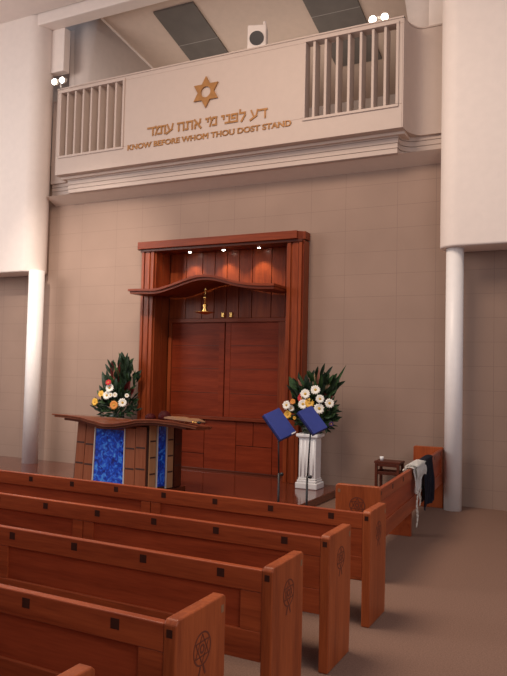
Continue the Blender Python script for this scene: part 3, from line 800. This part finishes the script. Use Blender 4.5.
# ------------------------------------------------------------------ pews
def ring(bm, f, r0, r1, n=36, a0=0, a1=2*PI):
    A_ = [bm.verts.new(f(r0*math.cos(a0+(a1-a0)*i/n), r0*math.sin(a0+(a1-a0)*i/n))) for i in range(n+1)]
    B_ = [bm.verts.new(f(r1*math.cos(a0+(a1-a0)*i/n), r1*math.sin(a0+(a1-a0)*i/n))) for i in range(n+1)]
    for i in range(n): bm.faces.new((A_[i], A_[i+1], B_[i+1], B_[i]))
def bar(bm, f, p, q, w):
    p, q = Vector(p), Vector(q); d = (q-p).normalized(); s = Vector((-d.y, d.x))*w/2
    bm.faces.new([bm.verts.new(f(*v)) for v in (p-s, q-s, q+s, p+s)])
EH, ED, ET = .9, .445, .067
def make_pew(L, lab, mids):
    t = thing('pew', lab, 'pew', (0, 0, 0), 0, 'wooden pews')
    for x0, x1, out in ((-ET, 0, 1), (-L, -L+ET, -1)):
        poly = [(0, 0), (ED-.01, 0), (ED, .25), (ED, EH-.015), (ED-.02, EH), (.02, EH), (0, EH-.02)]
        e = obj('end_panel', prism(bmesh.new(), poly, lambda y, z: (x0, y, z), lambda y, z: (x1, y, z)), 'pewZ', t, bevel=.009, seg=3)
        xo = x1 if out > 0 else x0
        bm = bmesh.new(); f = lambda y, z: (xo+out*.0012, .225+y, .71+z)
        ring(bm, f, .070, .078)
        for k in range(2):
            pts = [(.066*math.cos(PI/2+k*PI+i*2*PI/3), .066*math.sin(PI/2+k*PI+i*2*PI/3)) for i in range(3)]
            for i in range(3): bar(bm, f, pts[i], pts[(i+1) % 3], .006)
        ring(bm, f, .012, .022)
        bar(bm, f, (-.012, -.078), (-.03, -.12), .012); bar(bm, f, (.012, -.078), (.03, -.12), .012)
        g = bmesh.ops.extrude_face_region(bm, geom=bm.faces[:])
        for v in g['geom']:
            if isinstance(v, bmesh.types.BMVert): v.co.x -= out*.004
        em = obj('emblem', bm, 'carve', e); em['label'] = 'dark carved six-pointed star in a ring'
        obj('peg', box(xo-.01, xo+.0015, .395, .42, .82, .855) if out > 0 else box(xo-.0015, xo+.01, .395, .42, .82, .855), 'peglight', e)
        xm = (x0+x1)/2
        obj('peg', box(xm-.015, xm+.015, -.0015, .01, .825, .86), 'peg', e)
    a, b = -L+ET, -ET
    tr = obj('top_rail', box(a, b, .004, .05, .755, .88), 'pewX', t, bevel=.006)
    br = obj('bottom_rail', box(a, b, .006, .05, .375, .54), 'pewX', t, bevel=.006)
    obj('back_panel', box(a, b, .02, .045, .53, .765), 'pewpanel', t)
    for (s0, s1) in [(b-.135, b), (a, a+.135)]+mids:
        obj('stile', box(s0, s1, .008, .05, .54, .755), 'pewZ' if 0 else 'pewX', t, bevel=.003)
    x = -.33
    while x > a+.15:
        obj('peg', box(x-.024, x+.024, .0025, .02, .807, .855), 'peg', tr)
        x -= .54
    obj('seat', box(a, b, .05, .44, .41, .445), 'pewX', t, bevel=.008)
    for k in range(int(L//2.1)):
        xm = -(k+1)*L/(int(L//2.1)+1)
        obj('support', prism(bmesh.new(), [(.09, 0), (.40, 0), (.42, .41), (.09, .41)], lambda y, z: (xm-.03, y, z), lambda y, z: (xm+.03, y, z)), 'pewX', t, bevel=.004)
    return t
rows = [(0., -.082, 'wooden pew of the front row, nearest the reading desk and platform'),
        (.01, -1.023, 'wooden pew in the second row, directly behind the front pew'),
        (.004, -1.899, 'wooden pew in the third row, its whole end panel and carved star in view'),
        (-.015, -2.836, 'wooden pew close to the camera with its emblem cut by the bottom edge'),
        (-.032, -3.789, 'nearest wooden pew, only the top corner of its end showing at bottom left')]
P0_ = make_pew(6.8, rows[0][2], [(-2.2, -2.1), (-2.09, -1.99), (-4.5, -4.36)])
P0_.location = (rows[0][0], rows[0][1], 0)
for x, y, lab in rows[1:]:
    c = copy_tree(P0_); c.location = (x, y, 0); c['label'] = lab
F0 = make_pew(4.14, 'wooden pew set sideways by the right column, with cloths over its back', [(-2.15, -2.0)])
F0.rotation_euler = (0, 0, math.radians(93.2))
F0.location = (-.262+4.14*math.cos(math.radians(93.2)), 1.083+4.14*math.sin(math.radians(93.2)), 0)

# ------------------------------------------------------------------ cloths over the sideways pew
FA = math.radians(93.2)
def fpt(s, off, z):
    """s metres along the pew from its near end, off metres towards the aisle from its back face."""
    d = Vector((math.cos(FA), math.sin(FA), 0)); n = Vector((math.sin(FA), -math.cos(FA), 0))
    return Vector((-.262, 1.083, 0))+d*s+n*off+Vector((0, 0, z))
def drape(s0, s1, zin, zout, puff, seed, ns=26, taper=0., lift=0.):
    """a hanging sheet over the rail: inner drop to zin, over the top, outer drop to zout."""
    rnd = random.Random(seed); ph = [rnd.uniform(0, 6) for _ in range(4)]
    prof = []
    for i in range(9): prof.append((-.075-.02*(1-i/8), zin+(.87-zin)*i/8))
    for a in (150, 120, 90, 60, 30): prof.append((-.022+.06*math.cos(math.radians(a)), .885+lift+.03*math.sin(math.radians(a))))
    for i in range(15): prof.append((.022+.012*math.sin(i/14*PI), .875+(zout-.875)*i/14))
    bm = bmesh.new(); grid = []
    for i in range(ns+1):
        u = i/ns; row = []
        for k, (o_, z) in enumerate(prof):
            v = k/(len(prof)-1)
            drop = max(0., (.87-z))
            fold = puff*(math.sin(u*17+ph[0]+drop*2)+.6*math.sin(u*31+ph[1]))*min(1, drop*4)
            ss = s0+(s1-s0)*(.5+(u-.5)*(1-taper*drop))
            zz = z+(.02*math.sin(u*9+ph[2]) if k in (0, len(prof)-1) else 0)
            row.append(bm.verts.new(fpt(ss, o_+(abs(fold) if o_ > 0 else -abs(fold)), zz)))
        grid.append(row)
    for i in range(ns):
        for k in range(len(prof)-1): bm.faces.new((grid[i][k], grid[i+1][k], grid[i+1][k+1], grid[i][k+1]))
    bmesh.ops.solidify(bm, geom=bm.faces[:], thickness=.006)
    return bm
wo = fpt(1.75, .02, .9)
t = thing('prayer_shawl', 'white fringed shawl folded over the back of the sideways pew', 'shawl', tuple(wo), 0)
obj('shawl_cloth', drape(1.55, 2.0, .84, .60, .016, 4, taper=.7, lift=-.012), 'cloth', t, wo, smooth=True)
bm = drape(1.62, 2.25, .845, .75, .012, 9, taper=.2, lift=.005)
for v in bm.verts: 
    v.co += Vector((.024, 0, .0)) if v.co.x > fpt(1.8, 0, 0).x else Vector((-.02, 0, 0))
obj('folded_layer', bm, 'cloth', t, wo, smooth=True)
for s, zl, r in ((1.68, .2, .009), (1.73, .24, .006), (1.86, .42, .009), (1.9, .47, .006)):
    bm = bmesh.new()
    pts = [fpt(s+.012*math.sin(i*1.3), .045+.004*math.cos(i), .62+(zl-.62)*i/8) for i in range(9)]
    for a, b in zip(pts, pts[1:]): tube(bm, a, b, r, r, 8)
    obj('tassel', bm, 'fringe', t, wo, smooth=True)
no = fpt(2.8, .02, .9)
bm = drape(2.2, 2.9, .80, .32, .022, 12, taper=-.1)
o = obj('jacket', bm, 'navy', None, no, smooth=True); o.location = no
tag(o, 'dark navy garment hung over the sideways pew, behind the white shawl', 'garment')

# ------------------------------------------------------------------ light
w = bpy.data.worlds.new('World'); S.world = w; w.use_nodes = True
bg = w.node_tree.nodes['Background']; bg.inputs['Color'].default_value = (.82, .86, 1., 1); bg.inputs['Strength'].default_value = .34
def area(name, loc, target, size, size_y, power, col):
    l = bpy.data.lights.new(name, 'AREA'); l.shape = 'RECTANGLE'; l.size = size; l.size_y = size_y; l.energy = power; l.color = col
    o = bpy.data.objects.new(name, l); COL.objects.link(o); o.location = loc
    o.rotation_euler = (Vector(target)-Vector(loc)).to_track_quat('-Z', 'Y').to_euler(); return o
def spot(name, loc, target, power, angle, col, r=.03, blend=.6):
    l = bpy.data.lights.new(name, 'SPOT'); l.energy = power; l.spot_size = math.radians(angle); l.spot_blend = blend; l.color = col; l.shadow_soft_size = r
    o = bpy.data.objects.new(name, l); COL.objects.link(o); o.location = loc
    o.rotation_euler = (Vector(target)-Vector(loc)).to_track_quat('-Z', 'Y').to_euler(); return o
area('ceiling_light', (-3.2, -.5, 9.0), (-3.0, .2, 0), 3.5, 3.5, 560, (1, .78, .60))
area('window_light', (5.5, -4.5, 5.5), (-4, 4, 3), 4, 4, 220, (1, .86, .8))
area('window_light', (-12.5, -2.0, 5.5), (-8, 5, 3), 4, 4, 400, (1, .90, .84))
for x in (-5.3, -4.57, -3.85): spot('downlight_lamp', (x, 5.56, 4.15), (x, 5.70, 0), 26, 95, (1, .80, .55))
spot('added_wall_fill', (-5.2, -1.2, 8.2), (-7.6, 5.5, 3.0), 2700, 36, (1, .88, .76), .15, 1.)  # added fill without a fixture, brightens the left part of the back wall
area('loft_light', (-4.6, 7.2, 7.0), (-4.6, 6.5, 9), 5, 1.5, 34, (1, .85, .72))

# ------------------------------------------------------------------ camera
cam = bpy.data.cameras.new('Camera'); co = bpy.data.objects.new('Camera', cam); COL.objects.link(co)
cam.sensor_fit = 'AUTO'; cam.sensor_width = 36.; cam.lens = 690.1356/676*36.
yaw, pitch, roll = .4678, .0464, .0231
yw = 0.467804; 
yaw = math.radians(26.8032); pitch = math.radians(2.66076); roll = math.radians(1.324587)
cy, sy, cp, sp = math.cos(yaw), math.sin(yaw), math.cos(pitch), math.sin(pitch)
F_ = Vector((-sy*cp, cy*cp, sp)); R0 = Vector((cy, sy, 0)); U0 = R0.cross(F_)
R_ = math.cos(roll)*R0+math.sin(roll)*U0; U_ = -math.sin(roll)*R0+math.cos(roll)*U0
m = Matrix((R_, U_, -F_)).transposed().to_4x4(); m.translation = Vector((1.6200136, -5.3987556, 1.9901739))
co.matrix_world = m
cam.clip_start = .05; cam.clip_end = 100
S.camera = co
vs = S.view_settings; vs.view_transform = 'Standard'; vs.look = 'None'; vs.exposure = 0.; vs.gamma = 1.; vs.use_curve_mapping = False
